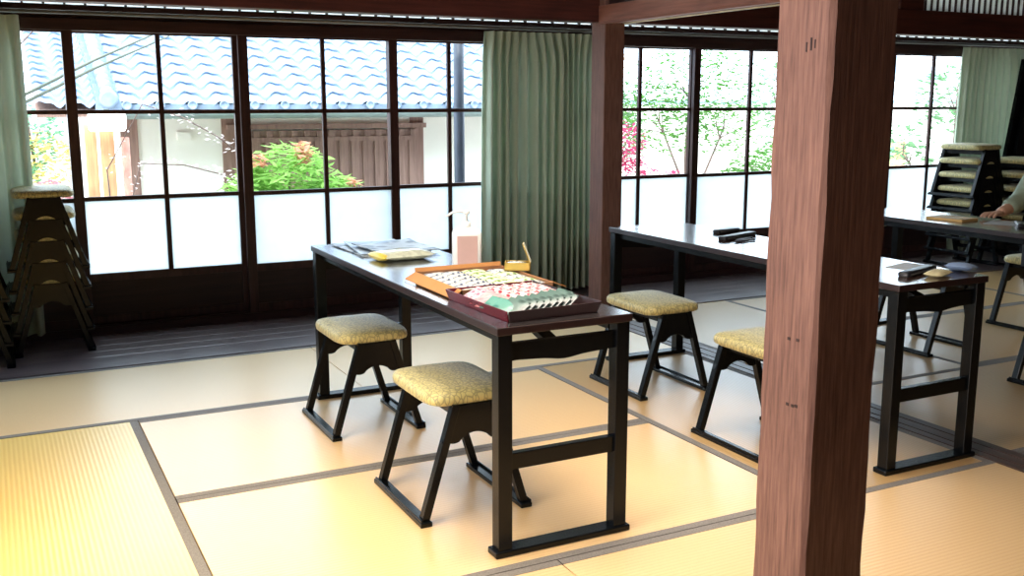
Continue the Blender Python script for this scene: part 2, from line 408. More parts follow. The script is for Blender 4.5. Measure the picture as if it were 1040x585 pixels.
# ------------------------------------------------------------------ stools
def make_stool():
    e = thing('stool', '', 'stool')
    hx, hy = .178, .192
    MB().pillow(.152, .200, .376, .418, .008, p=6).build('cushion', M['cushion'], e)
    f = MB()
    for sy in (-1, 1):
        y = sy*hy
        # apron with ogee lower edge
        top = .378; poly = [(-.066, top), (-.118, .262)]
        for k in range(21):
            u = -1+2*k/20; z = .258+(.026*math.cos(u/.6*PI/2)**.7 if abs(u) < .6 else -.004*math.sin((abs(u)-.6)/.4*PI))
            poly.append((u*.092, z))
        poly += [(.118, .262), (.066, top)]
        f.prism(poly, 'y', y-.009, y+.009)
    f.box(-.07, -.045, -hy+.008, hy-.008, .340, .375); f.box(.045, .07, -hy+.008, hy-.008, .340, .375)
    f.build('apron_frame', M['lacquer'], e, bevel=.0015)
    for sx in (-1, 1):
        for sy in (-1, 1):
            MB().bar((sx*.066, sy*hy, .380), (sx*hx, sy*hy, .010), .026, .030).build('leg', M['lacquer'], e, bevel=.002)
        r = MB(); r.box(sx*hx-.022, sx*hx+.018, -.222, .222, 0, .016)
        o = r.build('runner', M['lacquer'], e, bevel=.003)
        k = MB(); k.box(sx*hx+sx*.012, sx*hx+sx*.019, -.215, .215, .004, .024); k.build('runner_edge', M['lacquer'], o, bevel=.002)
    return e
proto = make_stool(); used = [False]
def stool(x, y, z, label, group=None, rz=0):
    o = proto if not used[0] else copy_tree(proto)
    used[0] = True
    o.location = (x, y, z); o.rotation_euler = (0, 0, rz); o['label'] = label
    if group: o['group'] = group
    elif 'group' in o: del o['group']
    return o
G = 'stools set out around the tables'
stool(1.312, 3.03, 0, 'patterned green cushion stool nearest the viewer at the left table', G)
stool(1.312, 3.955, 0, 'patterned green cushion stool at the left table, further from the viewer', G)
stool(2.705, 3.865, 0, 'stool with a pale patterned cushion at the middle table, beside the far post', G)
stool(2.645, 2.975, 0, 'yellow-green cushion stool half hidden behind the large foreground post', G)
stool(4.49, 3.84, 0, 'stool under the far table, seen behind the near end of the middle table', G)
stool(4.46, 2.905, 0, 'stool cut off by the right picture edge, nearer than the seated person', G)
stool(5.49, 3.84, 0, 'pale cushion stool under the seated person at the right edge', G)
names = ['bottom', 'second from bottom', 'middle', 'second from top', 'top']
for k in range(5): stool(.232, 5.99, k*.1125, '%s stool of the stack at left beside the green curtain' % names[k], 'stools stacked at the left window', .0)
for k in range(4): stool(-.165, 5.78, k*.1125, '%s stool of the cropped stack at the left picture edge' % ['bottom', 'second', 'third', 'top'][k], 'stools stacked at the left edge')
names6 = ['bottom', 'second from bottom', 'third from bottom', 'third from top', 'second from top', 'top']
for k in range(6): stool(7.07, 5.70, k*.1125, '%s stool of the tall stack by the right window' % names6[k], 'stools in the tall stack at right')
for k in range(5): stool(7.47, 5.52, k*.1125, '%s stool of the lower stack right of the tall stack' % names[k], 'stools in the lower stack at right')

# ------------------------------------------------------------------ tables
def make_table(topmat):
    e = thing('table', '', 'table')
    W, D = .455, 1.87
    tt = MB().box(0, W, 0, D, .671, .6938).build('tabletop', M['tableedge'], e, bevel=.002)
    MB().box(.002, W-.002, .002, D-.002, .6930, .695).build('top_surface', topmat, tt)
    f = MB(); f.box(.03, .05, .06, D-.06, .640, .671); f.box(W-.05, W-.03, .06, D-.06, .640, .671)
    f.build('apron', M['lacquer'], e)
    for y0 in (.006, D-.051):
        for x0 in (.006, W-.051): MB().box(x0, x0+.045, y0, y0+.045, .018, .671).build('leg', M['lacquer'], e, bevel=.002)
        poly = [(.05, .642), (.05, .590)] + [(.05+.355*k/16, .592-.006*math.sin(PI*k/16)-.008*math.exp(-((k-8)/2.2)**2)) for k in range(1, 16)] + [(W-.05, .592), (W-.05, .642)]
        r = MB(); r.prism(poly, 'y', y0+.012, y0+.033); r.build('upper_rail', M['lacquer'], e)
        MB().box(.05, W-.05, y0+.010, y0+.036, .262, .312).build('cross_rail', M['lacquer'], e, bevel=.002)
        MB().box(-.006, W+.006, y0-.008, y0+.053, 0, .020).build('foot_bar', M['lacquer'], e, bevel=.004)
    for sgn, y0 in ((1, .05), (-1, D-.05)):
        b = MB(); b.bar((W/2, y0, .60), (W/2, y0+sgn*.26, .668), .018, .045, (1, 0, 0)); b.build('folding_brace', M['lacquer'], e)
    return e
t1 = make_table(M['tabletop']); t1.location = (1.232, 2.505, 0)
t1['label'] = 'long narrow black low table with trays and a pump bottle on it'
t2 = make_table(M['tabletop_b']); t2.location = (2.768, 2.475, 0)
t2['label'] = 'long black-legged table running behind the large foreground post'
t3 = copy_tree(t2); t3.location = (4.39, 2.505, 0)
t3['label'] = 'far right table with an orange notebook in front of the tall stool stack'
for t in (t1, t2, t3): t['group'] = 'long narrow tables'

# ------------------------------------------------------------------ things on the tables
TZ = .6952
def rotz(a): return Matrix.Rotation(a, 4, 'Z')
# pump bottle
e = thing('pump_bottle', 'white square hand sanitizer pump bottle with pink label on the left table', 'bottle', (1.585, 3.485, TZ), math.radians(-20))
b = MB()
def rr(hx, hy, r, n=5):
    pts = []
    for (cx, cy, a0) in ((hx-r, hy-r, 0), (-hx+r, hy-r, PI/2), (-hx+r, -hy+r, PI), (hx-r, -hy+r, 1.5*PI)):
        for k in range(n+1): a = a0+PI/2*k/n; pts.append((cx+r*math.cos(a), cy+r*math.sin(a)))
    return pts
def loft(mb, secs, smooth=True):
    vs = []; fs = []; n = len(secs[0][0])
    for poly, z in secs: vs += [(x, y, z) for x, y in poly]
    for i in range(len(secs)-1):
        for k in range(n): k2 = (k+1) % n; fs.append((i*n+k, i*n+k2, (i+1)*n+k2, (i+1)*n+k))
    fs.append(list(range(n))[::-1]); fs.append([(len(secs)-1)*n+k for k in range(n)])
    mb.add(vs, fs, smooth); return mb
loft(b, [(rr(.050, .034, .01), 0), (rr(.054, .038, .012), .006), (rr(.054, .038, .012), .135), (rr(.050, .034, .014), .147), (rr(.032, .024, .014), .156), (rr(.018, .018, .0179), .160)])
M['white_plastic'] = plain('white_plastic', srgb(236, 238, 236), .35, var=.03)
b.build('bottle_body', M['white_plastic'], e)
lb = MB(); lb.box(-.038, .038, -.0400, -.0384, .016, .130); lb.build('label', plain('pink_label', srgb(206, 172, 164), .6, var=.05), e)
MB().lathe([(.017, .158), (.018, .162), (.018, .178), (.012, .182)], 18).build('pump_collar', M['white_plastic'], e)
p = MB(); p.tube([(0, 0, .18), (0, 0, .212)], .0055, 10); p.lathe([(.012, .209), (.013, .213), (.012, .222), (.004, .225)], 14)
p.tube([(0, 0, .217), (-.03, 0, .219), (-.055, 0, .214), (-.078, 0, .200)], [.006, .0052, .0045, .0038], 8)
p.build('pump_head', M['white_plastic'], e)

# shallow orange-brown box with folded out flaps
M['card'] = plain('orange_brown_card', srgb(176, 122, 66), .6, var=.1, scale=6)
M['card_in'] = plain('brown_card', srgb(150, 108, 74), .7, var=.1)
X0, X1, Y0, Y1 = 1.315, 1.655, 2.935, 3.335
e = thing('tray_box', 'shallow orange-brown open box of small packets with its sides folded out', 'box', ((X0+X1)/2, (Y0+Y1)/2, TZ))
hx, hy = (X1-X0)/2, (Y1-Y0)/2
b = MB(); b.box(-hx, hx, -hy, hy, 0, .004)
b.box(-hx, -hx+.004, -hy, hy, 0, .030); b.box(hx-.004, hx, -hy, hy, 0, .030); b.box(-hx, hx, -hy, -hy+.004, 0, .030); b.box(-hx, hx, hy-.004, hy, 0, .030)
b.build('box_body', M['card_in'], e)
def flap(q, nm='flap'): MB().add(q+[(a, b_, c-.003) for a, b_, c in q], [(0,1,2,3),(7,6,5,4),(0,4,5,1),(1,5,6,2),(2,6,7,3),(3,7,4,0)]).build(nm, M['card'], e)
flap([(-hx, -hy, .031), (-hx-.035, -hy-.012, .008), (-hx-.035, hy+.012, .008), (-hx, hy, .031)])
flap([(hx, -hy, .031), (hx, hy, .031), (hx+.055, hy-.02, .010), (hx+.055, -hy+.01, .010)])
flap([(-hx, hy, .031), (-hx, hy+.006, .044), (hx, hy+.006, .044), (hx, hy, .031)])
def packet_mesh(w, d, h, sag=.3, seed=0):
    r = random.Random(seed); n = 8; vs = []; fs = []
    for s_ in (1, -1):
        for j in range(n+1):
            for i in range(n+1):
                u = -1+2*i/n; v = -1+2*j/n
                z = h/2*s_*((1-abs(u)**3)*(1-abs(v)**3))**.6
                z += r.uniform(-1, 1)*h*.10*(1-max(abs(u), abs(v)))
                vs.append((u*w/2, v*d/2, h/2+z))
    N = (n+1)**2
    for j in range(n):
        for i in range(n):
            a = j*(n+1)+i; fs.append((a, a+1, a+n+2, a+n+1)); fs.append((N+a, N+a+n+1, N+a+n+2, N+a+1))
    return MB().add(vs, fs, True)
def pmat(name, c1, c2, sc=40, rough=.25):
    m, nt, b = new_mat(name)
    v = coords(nt); vo = node(nt, 'ShaderNodeTexVoronoi'); vo.inputs['Scale'].default_value = sc; nt.links.new(v, vo.inputs['Vector'])
    nt.links.new(ramp(nt, vo.outputs['Distance'], [(.3, c1), (.55, c2)]), b.inputs['Base Color']); b.inputs['Roughness'].default_value = rough
    b.inputs['Specular IOR Level'].default_value = .6
    return m
PM = {'blue': pmat('blue_white_print', srgb(60, 76, 110), srgb(190, 194, 188), 70), 'green': pmat('pale_green_print', srgb(110, 140, 80), srgb(214, 222, 180), 60),
      'pink': pmat('pink_white_print', srgb(200, 80, 112), srgb(215, 185, 188), 70), 'rose': pmat('pink_plain', srgb(206, 140, 148), srgb(214, 165, 165), 40),
      'teal': pmat('teal_wrap', srgb(60, 120, 112), srgb(96, 150, 138), 30), 'dark': pmat('dark_teal_wrap', srgb(34, 54, 52), srgb(84, 110, 104), 26),
      'dots': pmat('white_red_dots', srgb(150, 50, 66), srgb(205, 190, 188), 70)}
meshc = {}
def packet(name, kind, w, d, h, loc, rot, label, group, seed=0):
    key = (name, kind, w, d, h)
    if key in meshc: o = bpy.data.objects.new(name, meshc[key]); COL.objects.link(o)
    else:
        o = packet_mesh(w, d, h, seed=seed).build(name, PM[kind]); meshc[key] = o.data
    o.location = loc; o.rotation_euler = rot
    return tag(o, label, 'packet', group)
zb = TZ+.005
for r_ in range(2):
    for k in range(7):
        packet('snack_packet', 'blue', .046, .105, .020, (X0+.055+r_*.0+k*.006*0+(.0 if r_ == 0 else .062), Y0+.045+k*.052, zb+.004), (0, .12, PI/2+.12),
               'small blue and white printed packet in the left half of the orange-brown box', 'blue and white packets in the orange-brown box')
for k in range(6):
    packet('snack_packet', 'green', .055, .10, .022, (X0+.205, Y0+.055+k*.058, zb+.003), (0, -.1, PI/2-.1), 'pale green packet in the middle row of the orange-brown box', 'green packets in the orange-brown box')
for k in range(5):
    packet('snack_packet', 'green' if k % 2 else 'blue', .060, .095, .022, (X0+.285, Y0+.06+k*.066, zb+.003), (0, .08, PI/2), 'pale packet in the right row of the orange-brown box', 'packets in the right row of the box')
# small gold box with open lid
M['gold'] = plain('gold_card', srgb(206, 176, 92), .35, .3, var=.15)
e = thing('gold_box', 'tiny gold box with raised lid standing at the back corner of the orange-brown box', 'box', (1.655, 3.20, TZ+.034), math.radians(-30))
b = MB(); b.box(-.045, .045, -.032, -.029, 0, .028); b.box(-.045, .045, .029, .032, 0, .028); b.box(-.045, -.042, -.032, .032, 0, .028); b.box(.042, .045, -.032, .032, 0, .028); b.box(-.045, .045, -.032, .032, 0, .003)
b.build('box_body', M['gold'], e)
b = MB(); b.bar((.046, 0, .028), (.020, 0, .095), .004, .062, (0, 1, 0)); b.build('lid', M['gold'], e)
packet('snack_packet', 'blue', .04, .07, .014, (1.65, 3.20, TZ+.05), (0, 0, PI/2-.5), 'little packet lying inside the tiny gold box', None)
# dark red lacquer tray
e = thing('lacquer_tray', 'dark red lacquer tray filled with wrapped packets at the near end of the left table', 'tray', (1.443, 2.765, TZ), math.radians(2))
hx, hy = .160, .205
M['redlac'] = plain('dark_red_lacquer', srgb(86, 20, 34), .25, var=.2, spec=.6); M['brownlac'] = plain('dark_brown_lacquer', srgb(44, 24, 24), .3, var=.2)
b = MB(); b.box(-hx+.01, hx-.01, -hy+.01, hy-.01, 0, .006); b.build('tray_base', M['brownlac'], e)
def rim(a, b_, c, d, m): # slanted side wall: inner bottom a,b -> outer top c,d
    n = Vector((0, 0, -.005)); q = [Vector(a), Vector(b_), Vector(d), Vector(c)]
    cc = sum(q, Vector())/4; out = Vector((cc.x, cc.y, 0)).normalized()*.006
    vs = q+[p+out for p in q]
    MB().add(vs, [(0,1,2,3),(7,6,5,4),(0,4,5,1),(1,5,6,2),(2,6,7,3),(3,7,4,0)]).build('tray_side', m, e, bevel=.0015)
i, o_ = .010, .0
rim((-hx+i, -hy+i, 0), (hx-i, -hy+i, 0), (-hx, -hy, .033), (hx, -hy, .033), M['brownlac'])
rim((-hx+i, hy-i, 0), (hx-i, hy-i, 0), (-hx, hy, .033), (hx, hy, .033), M['redlac'])
rim((-hx+i, -hy+i, 0), (-hx+i, hy-i, 0), (-hx, -hy, .033), (-hx, hy, .033), M['redlac'])
rim((hx-i, -hy+i, 0), (hx-i, hy-i, 0), (hx, -hy, .033), (hx, hy, .033), M['brownlac'])
for k in range(8):
    packet('wrapped_packet', 'dark', .085, .078, .006, (1.350+k*.026, 2.640+k*.004, TZ+.020+.002*(k % 2)), (.16, -.50, .35),
           'dark teal wrapped packet leaning in the fan at the near side of the red tray', 'dark teal packets fanned in the red tray')
for k in range(2):
    packet('wrapped_packet', 'teal', .075, .070, .010, (1.335-k*.010, 2.665+.04*k, TZ+.022), (.12, -.35, .5), 'light teal wrapped packet beside the dark ones in the red tray', 'light teal packets in the red tray')
for k in range(4):
    packet('wrapped_packet', 'rose' if k < 2 else 'pink', .11, .075, .012, (1.338+.004*k, 2.745+k*.044, TZ+.018), (.12, -.2, .6), ['plain pink wrapped packet at the left of the red tray', 'pink and white printed packet at the back left of the red tray'][k > 1], ['plain pink packets in the red tray', 'pink printed packets in the red tray'][k > 1])
for a in range(3):
    for k in range(5):
        packet('wrapped_packet', 'dots', .085, .055, .014, (1.400+k*.034, 2.775+a*.056, TZ+.017+.003*((k+a) % 2)), (.12, -.3, .3), 'white packet with red dots heaped in the back of the red tray', 'red dotted packets in the red tray')
for k in range(3):
    packet('wrapped_packet', 'dark', .085, .065, .006, (1.48+k*.035, 2.705+.006*k, TZ+.020), (.12, -.5, .3), 'dark teal wrapped packet in the second row of the red tray', 'second row of dark teal packets in the tray')
# papers
M['paper_w'] = plain('white_paper', srgb(190, 194, 194), .5, var=.05, scale=20); M['news'] = pmat('printed_paper', srgb(70, 90, 104), srgb(180, 190, 194), 16, .35)
def sheet(name, w, d, h, loc, rz, m, label, cat, group=None, curl=.0):
    n = 8; vs = []; fs = []
    for s_ in (1, 0):
        for j in range(n+1):
            for i in range(n+1):
                u = -1+2*i/n; v = -1+2*j/n; vs.append((u*w/2, v*d/2, h*s_+curl*(abs(u)**3)*(1+v)/2+.0005))
    N = (n+1)**2
    for j in range(n):
        for i in range(n):
            a = j*(n+1)+i; fs.append((a, a+1, a+n+2, a+n+1)); fs.append((N+a, N+a+n+1, N+a+n+2, N+a+1))
    for k in range(n):
        fs += [(k, N+k, N+k+1, k+1), (n*(n+1)+k+1, N+n*(n+1)+k+1, N+n*(n+1)+k, n*(n+1)+k), ((k+1)*(n+1), N+(k+1)*(n+1), N+k*(n+1), k*(n+1)), (k*(n+1)+n, N+k*(n+1)+n, N+(k+1)*(n+1)+n, (k+1)*(n+1)+n)]
    o = MB().add(vs, fs).build(name, m, None, loc, rot=(0, 0, rz)); return tag(o, label, cat, group)
sheet('paper_sheet', .085, .22, .001, (1.640, 2.80, TZ+.0), .0, M['paper_w'], 'white paper sheet on the left table behind the red tray', 'paper')
sheet('magazine', .30, .40, .005, (1.47, 4.14, TZ), .05, M['news'], 'bottom magazine of the pile at the far end of the left table', 'magazine', 'magazines at the far end of the left table', .004)
sheet('magazine', .30, .36, .005, (1.49, 4.11, TZ+.0075), -.12, plain('pale_cover', srgb(160, 176, 190), .25, var=.25, scale=14), 'middle magazine of the pile at the far end of the left table', 'magazine', 'magazines at the far end of the left table', .006)
sheet('magazine', .26, .30, .004, (1.50, 4.03, TZ+.015), .15, M['news'], 'top magazine of the pile at the far end of the left table', 'magazine', 'magazines at the far end of the left table', .01)
PM['clear'] = plain('glossy_pale_bag', srgb(206, 212, 190), .15, var=.25, scale=40, spec=.8)
o = packet_mesh(.23, .17, .040, seed=4).build('plastic_bag', PM['clear'], None, (1.46, 3.83, TZ), rot=(0, 0, .1)); tag(o, 'glossy pale bag of sweets with a yellow end on the left table', 'bag')
k_ = packet_mesh(.035, .15, .030, seed=5).build('yellow_end', plain('yellow_print', srgb(226, 206, 90), .3), o, (-.11, .0, .004))
# middle table cases
M['sock'] = plain('pale_blue_cloth', srgb(150, 176, 214), .8, var=.1)
M['blackcase'] = plain('black_case', srgb(26, 26, 30), .35, var=.2)
M['cream'] = plain('cream_cloth', srgb(214, 204, 160), .7, var=.12, scale=30)
def pen_case(loc, rz, label, L_=.20):
    e = thing('pen_case', label, 'case', loc, rz, None)
    b = MB(); loft(b, [(rr(L_/2, .021, .012), 0), (rr(L_/2+.002, .024, .013), .006), (rr(L_/2+.002, .024, .013), .013), (rr(L_/2-.003, .019, .012), .018)]); b.build('case_body', M['blackcase'], e)
    b = MB(); b.tube([(-L_/2*.9, -.024, .010), (L_/2*.9, -.024, .010)], .0018, 6); b.build('seam', M['rail'], e)
    return e
def pen(loc, rz, label, c, group=None):
    e = thing('pen', label, 'pen', loc, rz, group)
    MB().tube([(-.065, 0, .005), (-.05, 0, .005), (.055, 0, .005)], [.0015, .0045, .0045], 8).build('barrel', plain('pen_'+str(int(c[0]*255)), c, .3), e)
    MB().tube([(.055, 0, .005), (.072, 0, .005)], [.005, .0045], 8).build('cap', M['blackcase'], e)
pen_case((3.08, 3.72, TZ), .36, 'narrow dark case lying open beside the large foreground post', .28)
pen((3.05, 3.64, TZ), .3, 'grey pen beside the dark case near the foreground post', srgb(120, 120, 130))
pen((3.02, 3.60, TZ), .12, 'dark pen lying in front of the dark case near the foreground post', srgb(60, 60, 70))
pen_case((3.27, 3.86, TZ) if False else (3.16, 3.90, TZ), .2, 'black case touching the large foreground post\'s left edge', .16)
pen_case((3.03, 2.63, TZ), .33, 'black glasses case at the near end of the middle table', .25)
o = packet_mesh(.16, .10, .03, seed=19).build('folded_cloth', M['sock'], None, (3.225, 2.60, TZ), rot=(0, .12, .5)); tag(o, 'pale blue cloth lying over the far right corner of the middle table', 'cloth')
o = packet_mesh(.13, .07, .022, seed=9).build('cloth_pouch', M['cream'], None, (3.05, 2.555, TZ), rot=(0, 0, .35)); tag(o, 'cream cloth pouch beside the black glasses case on the middle table', 'pouch')
sheet('paper_sheet', .16, .10, .001, (3.12, 2.76, TZ), .3, M['paper_w'], 'pale paper at the near right corner of the middle table', 'paper')
# far table things
o = sheet('notebook', .15, .21, .012, (4.585, 3.78, TZ), .15, plain('orange_cover', srgb(222, 180, 110), .5), 'orange-edged notebook lying on the far right table', 'notebook')
pen_case((4.66, 3.42, TZ), .75, 'black case on the far table in front of the seated person', .17)
sheet('paper_sheet', .2, .15, .001, (4.70, 3.55, TZ), .4, M['paper_w'], 'white papers on the far table in front of the seated person', 'paper')

# ------------------------------------------------------------------ seated person (mostly cut by the right picture edge)
def skin_body(name, nodes, edges, mat, parent, sub=2, root=0):
    me = bpy.data.meshes.new(name); me.from_pydata([n[0] for n in nodes], edges, [])
    o = bpy.data.objects.new(name, me); COL.objects.link(o); o.parent = parent
    sk = o.modifiers.new('skin', 'SKIN'); sk.use_smooth_shade = True
    for i, n in enumerate(nodes):
        r = n[1]; d = me.skin_vertices[0].data[i]; d.radius = r if isinstance(r, tuple) else (r, r)
    me.skin_vertices[0].data[root].use_root = True
    ss = o.modifiers.new('sub', 'SUBSURF'); ss.levels = ss.render_levels = sub
    me.materials.append(mat); return o
M['skin'] = plain('skin', srgb(214, 168, 140), .55, var=.05); M['shirt'] = plain('grey_green_shirt', srgb(156, 172, 150), .8, var=.1, scale=16, bmp=.3)
M['trousers'] = plain('slate_trousers', srgb(70, 78, 92), .85, var=.15, scale=20); M['hair'] = plain('dark_hair', srgb(34, 28, 26), .5, var=.3, scale=60)
P_ = thing('person', 'seated person in a grey-green shirt and slate trousers at the far table', 'person', (5.49, 3.84, 0), PI/2)
# local frame: facing -X (turned to face the viewer's side of the room), left-hand side towards the table
body = skin_body('body', [((0,0,.54), (.11,.14)), ((-.01,0,.66), (.11,.14)), ((-.03,0,.82), (.11,.155)), ((-.05,0,.95), (.085,.15)), ((-.07,0,1.04), (.05,.05)), ((-.09,0,1.09), (.048,.048)), ((-.115,0,1.155), (.078,.072)), ((-.12,0,1.225), (.088,.076)), ((-.11,0,1.28), (.06,.055)),
    ((.0,.09,.50), .085), ((-.40,.11,.505), .064), ((-.42,.11,.47), .055), ((-.38,.12,.10), .038), ((-.42,.12,.045), .036), ((-.54,.13,.030), .028),
    ((.0,-.09,.50), .085), ((-.40,-.11,.505), .064), ((-.42,-.11,.47), .055), ((-.38,-.12,.10), .038), ((-.42,-.12,.045), .036), ((-.54,-.13,.030), .028),
    ((-.05,.19,.94), .055), ((-.07,.36,.765), .044), ((-.13,.58,.735), .032), ((-.145,.64,.728), .026),
    ((-.05,-.19,.94), .055), ((-.06,-.26,.70), .044), ((-.27,-.16,.625), .034), ((-.33,-.14,.615), .026)],
    [(0,1),(1,2),(2,3),(3,4),(4,5),(5,6),(6,7),(7,8),(0,9),(9,10),(10,11),(11,12),(12,13),(13,14),(0,15),(15,16),(16,17),(17,18),(18,19),(19,20),(3,21),(21,22),(22,23),(23,24),(3,25),(25,26),(26,27),(27,28)], M['skin'], P_)
shirt = skin_body('shirt', [((0,0,.545), (.14,.17)), ((-.01,0,.60), (.125,.16)), ((-.03,0,.80), (.125,.17)), ((-.05,0,.955), (.095,.16)), ((-.068,0,1.02), (.058,.062)),
    ((-.05,.20,.945), .070), ((-.07,.37,.77), .060), ((-.125,.56,.745), .044), ((-.05,-.20,.945), .070), ((-.06,-.27,.705), .060), ((-.25,-.17,.635), .046)],
    [(0,1),(1,2),(2,3),(3,4),(3,5),(5,6),(6,7),(3,8),(8,9),(9,10)], M['shirt'], P_)
tr_ = skin_body('trousers', [((0,0,.54), (.125,.155)), ((-.06,.095,.53), .090), ((-.40,.115,.515), .074), ((-.435,.115,.46), .068), ((-.39,.12,.13), .055), ((-.06,-.095,.53), .090), ((-.40,-.115,.515), .074), ((-.435,-.115,.46), .068), ((-.39,-.12,.13), .055)],
    [(0,1),(1,2),(2,3),(3,4),(0,5),(5,6),(6,7),(7,8)], M['trousers'], P_)
for s_ in (-1, 1):
    skin_body('sock', [((-.385, s_*.12, .16), .042), ((-.40, s_*.12, .05), .042), ((-.46, s_*.125, .038), .036), ((-.55, s_*.13, .030), .030)], [(0,1),(1,2),(2,3)], M['sock'], P_, 2)
def hand(W, D, sd):
    W = Vector(W); D = Vector(D).normalized(); Q = Vector((0,0,1)).cross(D).normalized()*sd
    P = lambda a, b, c: tuple(W+D*a+Q*b+Vector((0,0,c)))
    skin_body('palm', [(P(0,0,0), (.026,.018)), (P(.045,0,-.004), (.034,.014)), (P(.075,0,-.004), (.034,.012))], [(0,1),(1,2)], M['skin'], P_, 2)
    for b, ln in ((-.027,.052), (-.009,.064), (.009,.069), (.027,.062)):
        skin_body('finger', [(P(.065,b,-.002), .0095), (P(.085+ln*.35,b*1.15,.003), .009), (P(.085+ln*.7,b*1.2,-.004), .008), (P(.085+ln,b*1.2,-.012), .007)], [(0,1),(1,2),(2,3)], M['skin'], P_, 1)
    skin_body('thumb', [(P(.03,.02,-.004), .011), (P(.05,.048,-.006), .0095), (P(.08,.056,-.010), .008)], [(0,1),(1,2)], M['skin'], P_, 1)
hand((-.14,.62,.730), (-.15,.9,-.05), -1)
hand((-.32,-.145,.617), (-1,.2,-.1), -1)
# face and hair
hm = MB(); hm.lathe([(.001,-.01),(.05,.0),(.085,.03),(.098,.07),(.094,.11),(.07,.145),(.03,.160),(.002,.163)], 24, Matrix.Translation((-.095, 0, 1.165)) @ Matrix.Rotation(.35, 4, 'Y')); hm.build('hair', M['hair'], P_)
fc = MB()
for s_ in (-1, 1):
    fc.lathe([(.001,-.006),(.006,-.004),(.0075,0),(.006,.004),(.001,.006)], 10, Matrix.Translation((-.198, s_*.03, 1.19)))
fc.build('eye', M['hair'], P_)
MB().tube([(-.195, 0, 1.19), (-.215, 0, 1.165), (-.20, 0, 1.158)], [.007, .012, .008], 8).build('nose', M['skin'], P_)
MB().tube([(-.186, -.02, 1.125), (-.194, 0, 1.123), (-.186, .02, 1.125)], [.003, .005, .003], 8).build('mouth', plain('lips', srgb(180, 110, 100), .5), P_)
for s_ in (-1, 1): MB().lathe([(.001,-.008),(.02,-.006),(.022,0),(.016,.006),(.001,.007)], 12, Matrix.Translation((-.11, s_*.078, 1.185)) @ Matrix.Rotation(PI/2, 4, 'X')).build('ear', M['skin'], P_)

# dark leaning folded table panel at the right edge
e = thing('folded_table', 'dark folded table leaning against the curtain at the far right edge', 'folded table', (8.08, 5.86, 0), 0)
MB().bar((-.30, 0, .0), (.10, .10, 1.62), .46, .035, (0, 1, .0)).build('tabletop', M['lacquer'], e, bevel=.004)
MB().bar((-.42, -.03, .1), (-.06, .05, 1.5), .05, .03, (0, 1, 0)).build('leg', M['lacquer'], e, bevel=.003)
MB().bar((-.18, -.03, .1), (.16, .05, 1.5), .05, .03, (0, 1, 0)).build('leg', M['lacquer'], e, bevel=.003)

# ------------------------------------------------------------------ outside
GZ = -.45
struct(MB().box(-30, 45, 6.32, 60, GZ-.2, GZ).build('ground', M['gravel']), 'pale gravel ground of the garden outside', 'ground')
# neighbouring house : tiled roof, plaster wall, lattice panel
H = thing('neighbouring_house', 'white plaster building with blue-grey wave tiled roof across the garden', 'house', (0, 9.5, GZ))
EY, EZ = 9.0-9.5, 1.268-GZ; slope = math.radians(24)
def roof_mesh(x0, x1, rows, pitch=.262, course=.215):
    vs = []; fs = []; npx = 10
    nx = int((x1-x0)/pitch*npx)
    for j in range(rows):
        for jj in (0, 1):
            d = course*(j+jj*1.06); lift = .030 if jj == 0 else .002
            for i in range(nx+1):
                x = x0+(x1-x0)*i/nx; ph = 2*PI*(x-x0)/pitch
                w = .030*math.sin(ph)+.012*math.sin(2*ph+.8)
                # tile nose dips forward on the swell
                dd = d-(.018*math.sin(ph) if jj == 0 else 0)
                vs.append((x, EY+dd*math.cos(slope)-math.sin(slope)*(lift+w)*.0, EZ+dd*math.sin(slope)+lift+w))
    W_ = nx+1
    for r in range(rows*2-1):
        for i in range(nx): a = r*W_+i; fs.append((a, a+1, a+W_+1, a+W_))
    return MB().add(vs, fs, True)
rf = roof_mesh(.98, 5.75, 15).build('tiled_roof', M['clay'], H)
m_ = rf.modifiers.new('es', 'EDGE_SPLIT'); m_.split_angle = math.radians(50)
roof_mesh(.36, .80, 15, .22, .14).build('side_roof', M['clay'], H).modifiers.new('es', 'EDGE_SPLIT').split_angle = math.radians(50)
dk = MB(); n = 0; x = .98+.262*.22
while x < 5.7:
    dk.lathe([(.001, -.02), (.036, -.02), (.040, -.012), (.040, .0), (.030, .003), (.028, -.002), (.001, -.002)], 16, Matrix.Translation((x, EY-.02, EZ+.018)) @ Matrix.Rotation(PI/2, 4, 'X')); x += .262
dk.build('eave_disc', M['clay'], H)
rg = MB()
for k in range(26):   # stacked descending ridge
    d = k*.135; yy = EY+d*math.cos(slope); zz = EZ+d*math.sin(slope)
    rg.box(.80, 1.00, yy-.005, yy+.15, zz-.02, zz+.055); rg.box(.815, .985, yy, yy+.15, zz+.055, zz+.085)
    rg.tube([(.90, yy-.02, zz+.10), (.90, yy+.14, zz+.135)], [.062, .050], 12)
rg.lathe([(.001, -.03), (.07, -.03), (.075, 0), (.05, .004), (.001, .004)], 18, Matrix.Translation((.90, EY-.03, EZ+.07)) @ Matrix.Rotation(PI/2, 4, 'X'))
rg.build('descending_ridge', M['clay'], H)
so = MB(); so.prism([(EY+.02, EZ-.05), (EY+.02, EZ-.025), (EY+3.3, EZ+3.3*math.tan(slope)-.03), (EY+3.3, EZ+3.3*math.tan(slope)-.07)], 'x', .36, 5.75); so.box(.36, 5.75, EY+.0, EY+.025, EZ-.075, EZ-.02)
fl_ = MB(); fl_.box(.98, 5.74, EY+.012, EY+.02, EZ-.03, EZ+.03); fl_.build('eave_board', M['clay'], H)
so.build('soffit', M['extwood'], H)
g = MB(); gp = [(EY-.055+.05*math.cos(a), EZ-.045+.05*math.sin(a)) for a in [PI+PI*k/8 for k in range(9)]]; gp2 = [(EY-.055+.042*math.cos(a), EZ-.043+.042*math.sin(a)) for a in [2*PI-PI*k/8 for k in range(9)]]
